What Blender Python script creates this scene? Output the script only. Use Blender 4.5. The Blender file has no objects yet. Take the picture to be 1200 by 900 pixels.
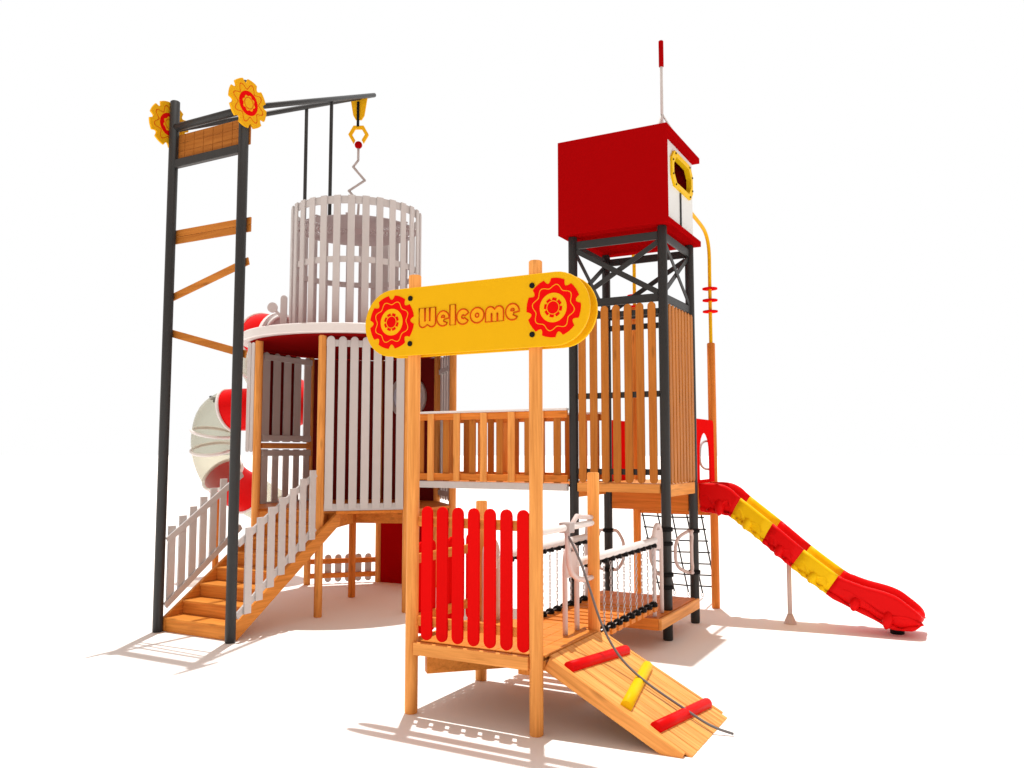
import bpy, bmesh, math, random
from mathutils import Vector, Matrix
from math import sin, cos, pi, radians, atan2, sqrt
random.seed(7)
sc = bpy.context.scene
AMB, SUN = .66, 3.55
COL = sc.collection
R2 = math.sqrt(.5)

# ---------------------------------------------------------------- materials
def new_mat(name):
    m = bpy.data.materials.new(name); m.use_nodes = True
    return m, m.node_tree.nodes, m.node_tree.links, m.node_tree.nodes['Principled BSDF']

def paint(name, col, rough=.4, var=.04, bump=.02, scale=9., spec=.06, metal=0.):
    m, N, L, b = new_mat(name)
    tc = N.new('ShaderNodeTexCoord'); nz = N.new('ShaderNodeTexNoise')
    nz.inputs['Scale'].default_value = scale; nz.inputs['Detail'].default_value = 5
    L.new(tc.outputs['Object'], nz.inputs['Vector'])
    mp = N.new('ShaderNodeMapRange'); mp.inputs['To Min'].default_value = 1 - var; mp.inputs['To Max'].default_value = 1 + var
    L.new(nz.outputs['Fac'], mp.inputs['Value'])
    oi = N.new('ShaderNodeObjectInfo'); mo = N.new('ShaderNodeMapRange')
    mo.inputs['To Min'].default_value = 1 - var; mo.inputs['To Max'].default_value = 1 + var
    L.new(oi.outputs['Random'], mo.inputs['Value'])
    mu = N.new('ShaderNodeMath'); mu.operation = 'MULTIPLY'
    L.new(mp.outputs['Result'], mu.inputs[0]); L.new(mo.outputs['Result'], mu.inputs[1])
    hs = N.new('ShaderNodeHueSaturation'); hs.inputs['Color'].default_value = (*col, 1)
    L.new(mu.outputs[0], hs.inputs['Value']); L.new(hs.outputs['Color'], b.inputs['Base Color'])
    b.inputs['Roughness'].default_value = rough; b.inputs['Specular IOR Level'].default_value = spec
    b.inputs['Metallic'].default_value = metal
    if bump:
        n2 = N.new('ShaderNodeTexNoise'); n2.inputs['Scale'].default_value = scale * 12
        L.new(tc.outputs['Object'], n2.inputs['Vector'])
        bp = N.new('ShaderNodeBump'); bp.inputs['Strength'].default_value = bump * 3; bp.inputs['Distance'].default_value = .0015
        L.new(n2.outputs['Fac'], bp.inputs['Height']); L.new(bp.outputs['Normal'], b.inputs['Normal'])
    return m

def wood_axis(name, col, axis, contrast):
    m, N, L, b = new_mat(name)
    tc = N.new('ShaderNodeTexCoord'); mp = N.new('ShaderNodeMapping')
    s = [22., 22., 22.]; s[axis] = 1.3
    mp.inputs['Scale'].default_value = s
    oi = N.new('ShaderNodeObjectInfo'); ad = N.new('ShaderNodeVectorMath'); ad.operation = 'MULTIPLY_ADD'
    ad.inputs[1].default_value = (37, 23, 41)
    L.new(oi.outputs['Random'], ad.inputs[0]); L.new(tc.outputs['Object'], ad.inputs[2])
    L.new(ad.outputs[0], mp.inputs['Vector'])
    n1 = N.new('ShaderNodeTexNoise'); n1.inputs['Scale'].default_value = 1.; n1.inputs['Detail'].default_value = 6
    n1.inputs['Roughness'].default_value = .62; n1.inputs['Distortion'].default_value = .7
    L.new(mp.outputs[0], n1.inputs['Vector'])
    mp2 = N.new('ShaderNodeMapping'); s2 = [70., 70., 70.]; s2[axis] = 2.2
    mp2.inputs['Scale'].default_value = s2; L.new(ad.outputs[0], mp2.inputs['Vector'])
    n2 = N.new('ShaderNodeTexNoise'); n2.inputs['Scale'].default_value = 1.; n2.inputs['Detail'].default_value = 3
    L.new(mp2.outputs[0], n2.inputs['Vector'])
    mx = N.new('ShaderNodeMath'); mx.operation = 'MULTIPLY_ADD'; mx.inputs[1].default_value = .4
    L.new(n2.outputs['Fac'], mx.inputs[0]); L.new(n1.outputs['Fac'], mx.inputs[2])
    rp = N.new('ShaderNodeValToRGB'); e = rp.color_ramp.elements
    d = 1 - contrast
    e[0].position = .45; e[0].color = (col[0]*d, col[1]*d*.88, col[2]*d*.75, 1)
    e[1].position = .92; e[1].color = (min(1, col[0]*(1+contrast*.35)), col[1]*(1+contrast*.45), col[2]*(1+contrast*.6), 1)
    L.new(mx.outputs[0], rp.inputs['Fac'])
    # knots
    mp3 = N.new('ShaderNodeMapping'); s3 = [7., 7., 7.]; s3[axis] = 1.8
    mp3.inputs['Scale'].default_value = s3; L.new(ad.outputs[0], mp3.inputs['Vector'])
    vo = N.new('ShaderNodeTexVoronoi'); vo.inputs['Scale'].default_value = 1.
    L.new(mp3.outputs[0], vo.inputs['Vector'])
    kr = N.new('ShaderNodeMapRange'); kr.inputs['From Min'].default_value = .05; kr.inputs['From Max'].default_value = .16
    kr.inputs['To Min'].default_value = .72; kr.inputs['To Max'].default_value = 1.
    L.new(vo.outputs['Distance'], kr.inputs['Value'])
    mo = N.new('ShaderNodeMapRange'); mo.inputs['To Min'].default_value = .93; mo.inputs['To Max'].default_value = 1.07
    L.new(oi.outputs['Random'], mo.inputs['Value'])
    mu = N.new('ShaderNodeMath'); mu.operation = 'MULTIPLY'
    L.new(kr.outputs['Result'], mu.inputs[0]); L.new(mo.outputs['Result'], mu.inputs[1])
    hs = N.new('ShaderNodeHueSaturation'); L.new(mu.outputs[0], hs.inputs['Value']); L.new(rp.outputs['Color'], hs.inputs['Color'])
    L.new(hs.outputs['Color'], b.inputs['Base Color'])
    b.inputs['Roughness'].default_value = .48; b.inputs['Specular IOR Level'].default_value = .1
    bp = N.new('ShaderNodeBump'); bp.inputs['Strength'].default_value = .25; bp.inputs['Distance'].default_value = .003
    L.new(mx.outputs[0], bp.inputs['Height']); L.new(bp.outputs['Normal'], b.inputs['Normal'])
    return m

class Wood:
    def __init__(s, name, col, contrast=.22): s.v = [wood_axis(name + '_' + 'xyz'[i], col, i, contrast) for i in range(3)]
def mat_for(m, ob):
    if isinstance(m, Wood):
        d = ob.dimensions if ob.dimensions.length else Vector((0, 0, 1))
        bb = ob.bound_box
        e = [max(v[i] for v in bb) - min(v[i] for v in bb) for i in range(3)]
        return m.v[e.index(max(e))]
    return m

WOOD = Wood('honey_pine', (.87, .385, .10), .3)
WOODD = Wood('golden_larch', (.52, .192, .033), .22)
WOODP = Wood('weathered_planks', (.90, .42, .115), .42)
WOODK = Wood('dark_larch', (.43, .155, .028), .3)
SEAM_SHADE = paint('umber_seam_shade', (.16, .055, .012), .8, .1, .02, 6, 0.)  # dark colour standing in for the shade in the plank seams
SHADED_MESH = paint('shaded_white_mesh', (.48, .43, .43), .6, .05, .02, 6)  # white lid mesh darkened, the shade on its underside put into the colour
MAROON2 = paint('crimson_sheet', (.20, .004, .004), .6, .05, .02, 6, 0.)
SHADED_RED = paint('shaded_red_board', (.15, .006, .005), .55, .06, .02, 6)  # red wall panel darkened, shade inside the round tower put into the colour
WOODB = Wood('oiled_boards', (.74, .285, .052), .3)
WOODR = Wood('ruddy_pine', (.76, .25, .042), .28)
CHAR = paint('charcoal_steel', (.032, .034, .035), .45, .1, 0, 7, .25)
BLACK = paint('black_plastic', (.012, .012, .013), .45, .05, .02)
WHITE = paint('grey_white_board', (.60, .585, .58), .5, .05, .03, 6)
WHITER = paint('white_plastic', (.80, .78, .77), .4, .03, .02, 5)
CABW = paint('pale_panel', (.74, .78, .78), .4, .02, .01, 5)
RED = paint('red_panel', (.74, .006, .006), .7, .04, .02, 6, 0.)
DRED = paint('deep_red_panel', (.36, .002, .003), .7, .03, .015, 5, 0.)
REDP = paint('red_moulded_plastic', (.72, .005, .006), .4, .03, .01, 4, .05)
YELP = paint('yellow_moulded_plastic', (.86, .55, .006), .4, .03, .01, 4, .05)
YEL = paint('yellow_panel', (.80, .45, .006), .4, .03, .015, 5)
YELG = paint('golden_panel', (.80, .42, .008), .42, .03, .015, 5)
ORL = paint('engraved_line', (.62, .07, .004), .5, .03, 0)
ORF = paint('amber_fill', (.84, .41, .012), .4, .02, 0)
TUBEW = paint('pale_coated_tube', (.70, .60, .58), .35, .03, .01, 6)
TUBEG = paint('grey_coated_tube', (.48, .43, .42), .35, .03, .01, 6)
STEEL = paint('bright_steel', (.55, .55, .56), .3, .04, .01, 8, metal=.85)
ROPE = paint('grey_rope', (.20, .195, .20), .8, .12, .1, 60)
NETR = paint('dark_rope', (.022, .022, .024), .8, .1, .1, 60)
BUB = paint('pearl_dome', (.66, .72, .86), .1, .02, 0, 4)

def clear_mat():
    m, N, L, b = new_mat('smoky_clear_plastic')
    b.inputs['Base Color'].default_value = (.46, .46, .39, 1); b.inputs['Roughness'].default_value = .04
    tr = N.new('ShaderNodeBsdfTransparent'); tr.inputs['Color'].default_value = (.82, .81, .73, 1)
    lw = N.new('ShaderNodeLayerWeight'); lw.inputs['Blend'].default_value = .35
    nz = N.new('ShaderNodeTexNoise'); nz.inputs['Scale'].default_value = 3
    mr = N.new('ShaderNodeMapRange'); mr.inputs['To Min'].default_value = .10; mr.inputs['To Max'].default_value = .55
    L.new(lw.outputs['Facing'], mr.inputs['Value'])
    mx = N.new('ShaderNodeMixShader'); out = [n for n in N if n.type == 'OUTPUT_MATERIAL'][0]
    L.new(mr.outputs['Result'], mx.inputs['Fac']); L.new(tr.outputs[0], mx.inputs[1]); L.new(b.outputs[0], mx.inputs[2])
    L.new(mx.outputs[0], out.inputs['Surface'])
    return m
CLEAR = clear_mat()

# ---------------------------------------------------------------- builders
WM = {}
def thing(name, label, cat, loc=(0, 0, 0), group=None):
    o = bpy.data.objects.new(name, None); COL.objects.link(o)
    o.empty_display_size = .2
    o.location = loc; WM[o] = Matrix.Translation(loc)
    o['label'] = label; o['category'] = cat
    if group: o['group'] = group
    return o

def link(name, me, m, parent, W, label=None):
    o = bpy.data.objects.new(name, me); COL.objects.link(o)
    if m is not None and not me.materials: me.materials.append(mat_for(m, o))
    WM[o] = W
    if parent is not None:
        o.parent = parent; o.matrix_basis = WM[parent].inverted() @ W
    else:
        o.matrix_basis = W
    if label: o['label'] = label
    return o

class B:
    """collects geometry; build() links it as one mesh object"""
    def __init__(s): s.bm = bmesh.new()
    def box(s, lo, hi, bev=.004, M=None):
        t = bmesh.new()
        bmesh.ops.create_cube(t, size=1.)
        lo = Vector(lo); hi = Vector(hi); c = (lo + hi) / 2; d = hi - lo
        for v in t.verts: v.co = Vector((v.co.x * d.x, v.co.y * d.y, v.co.z * d.z)) + c
        b = min(bev, .3 * min(abs(d.x), abs(d.y), abs(d.z)))
        if b > 0: bmesh.ops.bevel(t, geom=t.edges[:], offset=b, segments=1, affect='EDGES')
        return s._add(t, M)
    def _add(s, t, M=None):
        if M is not None: t.transform(M)
        me = bpy.data.meshes.new('tmp'); t.to_mesh(me); t.free(); s.bm.from_mesh(me); bpy.data.meshes.remove(me)
        return s
    def beam(s, a, b, w, h, up=(0, 0, 1), bev=.004):
        """box running from a to b, w wide (sideways), h tall"""
        a = Vector(a); b = Vector(b); x = (b - a); l = x.length; x.normalize()
        y = Vector(up).cross(x).normalized(); z = x.cross(y)
        M = Matrix((x, y, z)).transposed().to_4x4(); M.translation = a
        return s.box((0, -w/2, -h/2), (l, w/2, h/2), bev, M)
    def prism(s, pts, t0, t1, M=None, bev=0.):
        """outline pts (x,z) extruded along y from t0 to t1"""
        t = bmesh.new()
        f0 = [t.verts.new((p[0], t0, p[1])) for p in pts]; f1 = [t.verts.new((p[0], t1, p[1])) for p in pts]
        n = len(pts)
        t.faces.new(f0); t.faces.new(f1[::-1])
        for i in range(n): t.faces.new((f0[(i+1) % n], f0[i], f1[i], f1[(i+1) % n]))
        bmesh.ops.recalc_face_normals(t, faces=t.faces[:])
        if bev:
            ed = [e for e in t.edges if all(abs(f.normal.y) > .9 for f in e.link_faces) is False and any(abs(f.normal.y) > .9 for f in e.link_faces)]
            bmesh.ops.bevel(t, geom=ed, offset=bev, segments=1, affect='EDGES')
        return s._add(t, M)
    def ring(s, outer, inner, t0, t1, M=None):
        """plate with a hole: outer and inner are loops of equal length"""
        t = bmesh.new(); n = len(outer)
        V = [[t.verts.new((p[0], y, p[1])) for p in lp] for lp in (outer, inner) for y in (t0, t1)]
        for i in range(n):
            j = (i+1) % n
            t.faces.new((V[0][i], V[0][j], V[2][j], V[2][i])); t.faces.new((V[1][j], V[1][i], V[3][i], V[3][j]))
            t.faces.new((V[0][j], V[0][i], V[1][i], V[1][j])); t.faces.new((V[2][i], V[2][j], V[3][j], V[3][i]))
        bmesh.ops.recalc_face_normals(t, faces=t.faces[:])
        return s._add(t, M)
    def tube(s, pts, r, n=12, caps=True, closed=False):
        pts = [Vector(p) for p in pts]; k = len(pts); t = bmesh.new(); rings = []
        rr = r if isinstance(r, (list, tuple)) else [r] * k
        T = []
        for i in range(k):
            a = pts[(i-1) % k] if (i or closed) else pts[0]; b = pts[(i+1) % k] if (i < k-1 or closed) else pts[-1]
            T.append((b - a).normalized())
        u = Vector((0, 0, 1)) if abs(T[0].z) < .9 else Vector((1, 0, 0))
        nrm = (u - T[0] * u.dot(T[0])).normalized()
        for i in range(k):
            nrm = (nrm - T[i] * nrm.dot(T[i])).normalized(); bi = T[i].cross(nrm)
            sc_ = 1.
            rings.append([t.verts.new(pts[i] + (nrm * cos(2*pi*j/n) + bi * sin(2*pi*j/n)) * rr[i] * sc_) for j in range(n)])
        for i in range(k if closed else k-1):
            A = rings[i]; C = rings[(i+1) % k]
            for j in range(n):
                f = t.faces.new((A[j], A[(j+1) % n], C[(j+1) % n], C[j])); f.smooth = True
        if caps and not closed:
            t.faces.new(rings[0][::-1]); t.faces.new(rings[-1])
        bmesh.ops.recalc_face_normals(t, faces=t.faces[:])
        return s._add(t)
    def cyl(s, a, b, r, n=24, bev=.006):
        a = Vector(a); b = Vector(b); d = (b-a).normalized()
        if bev and (b-a).length > bev * 3:
            return s.tube([a, a + d*.0001, a + d*bev, b - d*bev, b - d*.0001, b], [r-bev, r-bev, r, r, r-bev, r-bev], n)
        return s.tube([a, b], r, n)
    def ball(s, c, r, seg=16):
        t = bmesh.new(); bmesh.ops.create_uvsphere(t, u_segments=seg, v_segments=seg*2//3, radius=1.)
        rv = r if isinstance(r, (tuple, list)) else (r, r, r)
        for v in t.verts: v.co = Vector((v.co.x*rv[0], v.co.y*rv[1], v.co.z*rv[2])) + Vector(c)
        for f in t.faces: f.smooth = True
        return s._add(t)
    def mesh(s, name):
        me = bpy.data.meshes.new(name); s.bm.to_mesh(me); s.bm.free(); return me
    def build(s, name, m, parent=None, W=None, label=None, sharp=radians(38)):
        """W given: geometry is local to W.  Otherwise geometry is in world space and is recentred."""
        if W is None:
            vs = [v.co for v in s.bm.verts]
            lo = Vector([min(v[i] for v in vs) for i in range(3)]); hi = Vector([max(v[i] for v in vs) for i in range(3)])
            c = (lo + hi) / 2 if parent is not None else Vector(((lo.x+hi.x)/2, (lo.y+hi.y)/2, lo.z))
            s.bm.transform(Matrix.Translation(-c)); W = Matrix.Translation(c)
        me = s.mesh(name)
        return link(name, me, m, parent, W, label)

def tag(o, label, cat, group=None):
    o['label'] = label; o['category'] = cat
    if group: o['group'] = group
    return o

def frame(o, x, z=(0, 0, 1)):
    """matrix at o whose local x is x and local z is z"""
    x = Vector(x).normalized(); z = Vector(z); y = z.cross(x).normalized(); z = x.cross(y)
    M = Matrix((x, y, z)).transposed().to_4x4(); M.translation = Vector(o); return M

def round_outline(w, h, top=True, bot=True, n=8, rf=1.):
    """picket outline, centred on x, from z=0 to h"""
    r = w/2; p = []
    if bot: p += [(r*cos(a), r*rf + r*rf*sin(a)) for a in [pi + pi*i/n for i in range(n+1)]]
    else: p += [(-r, 0), (r, 0)]
    if top: p += [(r*cos(a), h - r*rf + r*rf*sin(a)) for a in [pi*i/n for i in range(n+1)]]
    else: p += [(r, h), (-r, h)]
    return p

_pick = {}
def picket(name, parent, base, x, w, h, t, m, top=True, bot=True, rf=1.):
    """upright board: base point, x = horizontal direction of its face"""
    key = (w, h, t, id(m), top, bot, rf)
    if key not in _pick:
        b = B().prism(round_outline(w, h, top, bot, rf=rf), -t/2, t/2, bev=.003); _pick[key] = b.mesh(name)
    return link(name, _pick[key], m, parent, frame(base, x))

def post(parent, x, y, z0, z1, m, r=.05, name='post'):
    return B().cyl((x, y, z0), (x, y, z1), r, 24, .008).build(name, m, parent)

def gear_loop(r, dep, teeth, rot=0., n=6):
    """cog outline with broad round teeth and scooped valleys"""
    pts = []
    for k in range(teeth):
        a0 = rot + 2*pi*k/teeth; st = 2*pi/teeth
        for i in range(n): pts.append((r, a0 + st * (-.32 + .64*i/(n-1))))
        for q in range(1, 6):
            f = q/6.; pts.append((r - dep * sin(pi*f)**.7, a0 + st * (.32 + .36*f)))
    return [(p*cos(a), p*sin(a)) for p, a in pts]
def circ(r, n=64, rot=0.): return [(r*cos(rot + 2*pi*i/n), r*sin(rot + 2*pi*i/n)) for i in range(n)]
def wavy(r, amp, k, n=96, rot=0.):
    return [((r + amp*cos(k*a))*cos(a + rot), (r + amp*cos(k*a))*sin(a + rot)) for a in [2*pi*i/n for i in range(n)]]
def line_loop(lp, w):
    """thin band along a closed loop around the origin"""
    return [(x*(1 + w/2/math.hypot(x, z)), z*(1 + w/2/math.hypot(x, z))) for x, z in lp], [(x*(1 - w/2/math.hypot(x, z)), z*(1 - w/2/math.hypot(x, z))) for x, z in lp]

# ---------------------------------------------------------------- setting
g = B(); g.bm.faces.new([g.bm.verts.new(p) for p in ((-400, -400, 0), (400, -400, 0), (400, 400, 0), (-400, 400, 0))])
ground = g.build('ground', paint('white_floor', (.93, .92, .91), .85, .01, 0, .5, .2), None, Matrix.Identity(4))
ground['kind'] = 'structure'

# key grid positions, metres
S = 1.08
L4 = Vector((-2.41, 3.29)); Lp = [L4, L4 + Vector((-.759, -.759)), Vector((-4.242, 2.53)), Vector((-5.0, 3.29)), Vector((-5.0, 4.363)),
      Vector((-4.242, 5.122)), Vector((-3.17, 5.122)), Vector((-2.41, 4.363))]   # round tower posts: L4 L2 L1 L8 L7 L6 L5 R1
OC = Vector((-3.705, 3.826))

# ---------------------------------------------------------------- welcome platform
pf = thing('entrance_platform', 'low wooden platform on four round posts with red picket fences', 'platform', (.54, .53, 0))
post(pf, 0, 0, 0, 3.41, WOOD); post(pf, S, 0, 0, 3.41, WOOD); post(pf, S, 1.06, 0, 1.83, WOOD); post(pf, 0, 1.06, 0, 1.565, WOOD)
dk = B()
for i in range(8):
    x0 = .055 + i*.1347; dk.box((x0, .052 if i == 7 else .03, .53), (x0 + .131, 1.006 if i == 7 else 1.10, .548))
dk.build('deck', WOODB, pf)
B().box((.058, .032, .515), (1.128, 1.098, .5295), 0).build('seam_shade_sheet', SEAM_SHADE, pf)  # added dark sheet, paints the shade between deck planks
B().box((.045, -.05, .452), (1.035, -.012, .546)).build('fascia_board', WOOD, pf)
B().box((.045, 1.07, .30), (1.035, 1.11, .515)).build('fascia_board', WOODB, pf)
B().box((-.045, .045, .40), (-.012, 1.015, .546)).build('fascia_board', WOODB, pf)
B().box((1.092, .045, .44), (1.125, 1.015, .515)).build('fascia_board', WOODB, pf)
B().beam((.08, .08, .37), (.98, .97, .37), .09, .15).build('joist', WOODB, pf)
B().box((.92, .02, .40), (1.02, 1.05, .515)).build('joist', WOODB, pf)
def red_fence(a, b, h, xs, nrm, m=RED):
    a = Vector(a); b = Vector(b); d = (b - a); L = d.length; d.normalize(); nv = Vector(nrm)
    f = B()
    f.beam(a + d*.04 + Vector((0, 0, .445 + h)), b - d*.04 + Vector((0, 0, .445 + h)), .028, .075)
    f = f.build('upper_rail', WOODB, pf)
    B().beam(a + d*.04 + Vector((0, 0, .70)), b - d*.04 + Vector((0, 0, .70)), .028, .075).build('lower_rail', WOODB, pf)
    for x in xs:
        picket('picket', pf, a + d*x + nv*.026 + Vector((0, 0, .565)), d, .098, h, .022, RED)
red_fence((0, .015, 0), (S, .015, 0), 1.015, [.145 + .1395*i for i in range(7)], (0, -1, 0))
red_fence((-.0, 0, 0), (-.0, 1.06, 0), .72, [.16 + .148*i for i in range(6)], (-1, 0, 0))

# welcome sign ---------------------------------------------------
sg = thing('welcome_sign', 'long yellow round-ended sign reading Welcome between two red cogs on two posts', 'sign', (.57, -.06, 2.76))
def stadium(x0, x1, z0, z1, n=20):
    r = (z1 - z0)/2; c = (z0 + z1)/2
    return [(x1 - r + r*cos(a), c + r*sin(a)) for a in [-pi/2 + pi*i/n for i in range(n+1)]] + [(x0 + r + r*cos(a), c + r*sin(a)) for a in [pi/2 + pi*i/n for i in range(n+1)]]
st = stadium(-.437, 1.545, 2.757, 3.296)
YF = -.077
front = B().prism(st, YF, YF + .022, bev=.004).build('front_panel', YEL, sg)
B().prism(st, .055, .077, bev=.004).build('back_panel', YEL, sg)
def emblem(parent, cx, cz, rot):
    W = Matrix.Translation((cx, YF, cz)) @ Matrix.Rotation(rot, 4, 'Y')
    e = B().prism(gear_loop(.216, .036, 8, 0.), -.003, .002).build('cog_emblem', RED, parent, W)
    o, i = line_loop(wavy(.155, .014, 8, 96), .006)
    B().ring(o, i, -.005, -.002).build('wavy_line', ORF, e, W)
    B().prism(circ(.107), -.005, 0).build('disc', YEL, e, W)
    B().prism(gear_loop(.072, .022, 8, 0., 4), -.007, 0).build('inner_cog', RED, e, W)
    o, i = line_loop(circ(.048), .005)
    B().ring(o, i, -.009, -.005).build('hub_line', ORF, e, W)
emblem(sg, -.168, 3.034, radians(22)); emblem(sg, 1.262, 3.034, radians(10))
for x in (.012, 1.092):
    for z in (2.85, 3.21):
        B().tube([(x, YF + .002, z), (x, YF - .008, z), (x, YF - .012, z)], [.021, .021, .014], 14).build('bolt', BLACK, sg)
# lettering: outlined bubble letters
def arc(cx, cz, r, a0, a1, n=18, rz=None):
    rz = rz or r
    return [(cx + r*cos(radians(a0 + (a1-a0)*i/n)), cz + rz*sin(radians(a0 + (a1-a0)*i/n))) for i in range(n+1)]
GL = {}
GL['W'] = (.0, [[(0, 1), (.33, 1), (.345, .30), (.365, .30), (.375, 1), (.62, 1), (.63, .30), (.65, .30), (.665, 1), (.99, 1)] + arc(.76, .22, .23, 0, -120, 12, .22) + [(.5, .13)] + arc(.23, .22, .23, -60, -180, 12, .22)])
GL['e'] = (1.06, [arc(.37, .38, .36, 0, 318, 26, .385) + [(.40, .24), (.43, .33)], arc(.38, .44, .1, 0, 180, 8) + [(.28, .43)]])
GL['l'] = (1.84, [[(0, 0), (.32, 0), (.32, 1.04), (0, 1.04)]])
GL['c'] = (2.23, [arc(.37, .38, .36, 28, 325, 24, .385) + [(.48, .30)] + arc(.38, .37, .09, -40, -330, 10) + [(.52, .44)]])
GL['o'] = (3.02, [arc(.385, .385, .385, 0, 350, 28), arc(.385, .385, .10, 0, 345, 12)])
GL['m'] = (3.88, [[(0, 0), (.0, .48)] + arc(.26, .50, .25, 180, 40, 10) + [(.5, .60)] + arc(.74, .50, .25, 140, 0, 10) + [(.99, 0), (.68, 0), (.675, .42), (.645, .42), (.64, 0), (.36, 0), (.355, .42), (.325, .42), (.32, 0)]])
GL['e2'] = (4.99, [arc(.37, .40, .37, 0, 318, 26, .40) + [(.40, .25), (.43, .35)], arc(.38, .46, .1, 0, 180, 8) + [(.28, .45)]])
def letter(key, sc_=.152, ox=.098, oz=2.969):
    off, loops = GL[key]
    P = [[(ox + (off + x)*sc_*1.02, oz + z*sc_) for x, z in lp] for lp in loops]
    f = B().prism(P[0], YF - .0025, YF + .001).build('letter', ORF, sg)
    b = B()
    for lp in P: b.tube([(x, YF - .003, z) for x, z in lp], .0056, 6, closed=True)
    b.build('letter_outline', ORL, f)
for k in GL: letter(k)

# ramp ------------------------------------------------------------
rp = thing('climbing_ramp', 'sloping wooden plank ramp to the ground with two red and one yellow grip', 'ramp', (1.65, .53, 0))
ra = Vector((1.138, 0, .542)); rb = Vector((2.175, 0, .005)); rd = (rb - ra).normalized(); RL = (rb - ra).length
rn = Vector((rd.z * -1, 0, rd.x)); RW = Matrix((rd, Vector((0, 1, 0)), rn)).transposed().to_4x4(); RW.translation = ra
d = B()
for i in range(7):
    y0 = .10 + i*.1338; d.box((0, y0, -.02), (RL, y0 + .1255, 0), .005)
d.build('deck', WOODP, rp, RW)
d = B(); d.box((.004, .102, -.034), (RL - .004, 1.03, -.0205), 0); d.build('seam_shade_sheet', SEAM_SHADE, rp, RW)  # added dark sheet, paints the shade in the ramp seams
d = B(); d.box((.02, .055, -.10), (RL - .05, .098, .0), .004).build('side_board', WOOD, rp, RW)
d = B(); d.box((.02, 1.04, -.10), (RL - .05, 1.075, .0), .004).build('side_board', WOOD, rp, RW)
def grip(a, b, m):
    a = Vector((a[0], a[1], 0)); b = Vector((b[0], b[1], 0)); dr = (b - a).normalized(); r = .043
    pts = [a, a + dr*.0001] + [a + (b-a)*t for t in (.3, .6, .98)]; rr = [r*.98, r, r, r, r]
    L = (b - a).length
    for i in range(1, 6):
        t = i/5.; pts.append(a + dr*(L*.98 + r*sin(t*pi/2))); rr.append(max(.002, r*cos(t*pi/2)))
    B().tube(pts, rr, 18).build('foot_grip', m, rp, RW @ Matrix.Translation((0, 0, .006)))
# positions given along the slope
def sl(x): return (x - ra.x) / rd.x
grip((sl(1.285), .10), (sl(1.38), .99), REDP); grip((sl(1.705), .12), (sl(1.565), .97), YELP); grip((sl(1.915), .12), (sl(2.02), 1.02), REDP)

# crossbar + rope ------------------------------------------------
cb = thing('grab_rail', 'white crossbar with bent tubes joining two posts above the top of the ramp', 'grab rail', (S, .53, 0.97))
B().cyl((S, .0, 1.415), (S, 1.06, 1.415), .026).build('crossbar', WHITER, cb)
B().tube([(S, .53, 1.40), (S, .55, 1.25), (S, .57, 1.12), (S, .62, 1.05), (S, .72, 1.0), (S, .85, .975), (S, 1.02, .97)], .021, 12).build('bent_tube', TUBEW, cb)
B().tube([(S, .62, 1.37), (S, .64, 1.44), (S, .72, 1.49), (S, .85, 1.475), (S, 1.02, 1.46)], .02, 12).build('bent_tube', TUBEW, cb)
B().box((S - .045, .48, 1.375), (S + .045, .58, 1.455)).build('clamp', TUBEG, cb)
rpts = [(S + .0, .53, 1.37), (1.17, .54, 1.20), (1.25, .555, .98), (1.33, .57, .74), (1.42, .58, .56), (1.53, .585, .425), (1.70, .59, .30), (1.95, .60, .165), (2.15, .62, .06), (2.31, .65, .015)]
def smooth(p, k=5):
    p = [Vector(q) for q in p]; out = []
    for i in range(len(p)-1):
        a, b, c, e = p[max(0, i-1)], p[i], p[i+1], p[min(len(p)-1, i+2)]
        for j in range(k):
            t = j/k; out.append(.5*((2*b) + (c-a)*t + (2*a-5*b+4*c-e)*t*t + (-a+3*b-3*c+e)*t**3))
    return out + [p[-1]]
o = B().tube(smooth(rpts), .0098, 8).build('climbing_rope', ROPE)
tag(o, 'thick grey rope hanging from the white crossbar down over the ramp to the ground', 'rope')

# ---------------------------------------------------------------- chain bridge
cbx = thing('chain_bridge', 'short plank bridge with white tube rails and hanging chains behind the red pickets', 'bridge', (.58, 2.0, .3))
ys = [1.22 + .165*i for i in range(11)]
for y in ys:
    B().box((.17, y - .055, .38), (1.0, y + .055, .425)).build('plank', WOODR, cbx)
def link_chain(h):
    b = B(); n = int(round(h/.034)); s_ = h/n
    for i in range(n):
        z = (i + .5)*s_; a = (0, 1)[i % 2]; w = .0095; hh = s_*.62
        lp = [(w*cos(t), hh*sin(t)) for t in [2*pi*k/8 for k in range(8)]]
        b.tube([((x if a == 0 else 0), (x if a == 1 else 0), z + zz) for x, zz in lp], .0036, 5, closed=True)
    return b.mesh('chain')
CH = link_chain(.60); CH.materials.append(STEEL)
def rail(X, y0, y1):
    r_ = B().cyl((X, y0, 1.09), (X, y1, 1.09), .034).build('rail', WHITER, cbx)
    B().tube([(X, ys[0] - .08, .45), (X, ys[-1] + .08, .45)], .006, 6).build('lower_cable', STEEL, cbx)
    for y in ys:
        for z, s_ in ((1.047, -1), (.452, 1)):
            c = B(); c.box((X - .028, y - .028, z - .024), (X + .028, y + .028, z + .024), .008)
            c.cyl((X - .042, y, z - .006), (X + .042, y, z - .006), .02, 10, .004)
            c.build('clamp', BLACK, cbx)
        link('chain', CH, STEEL, cbx, Matrix.Translation((X, y, .452)))
    return r_
rail(.2, .98, 2.98); rail(.97, .94, 2.94)
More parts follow.
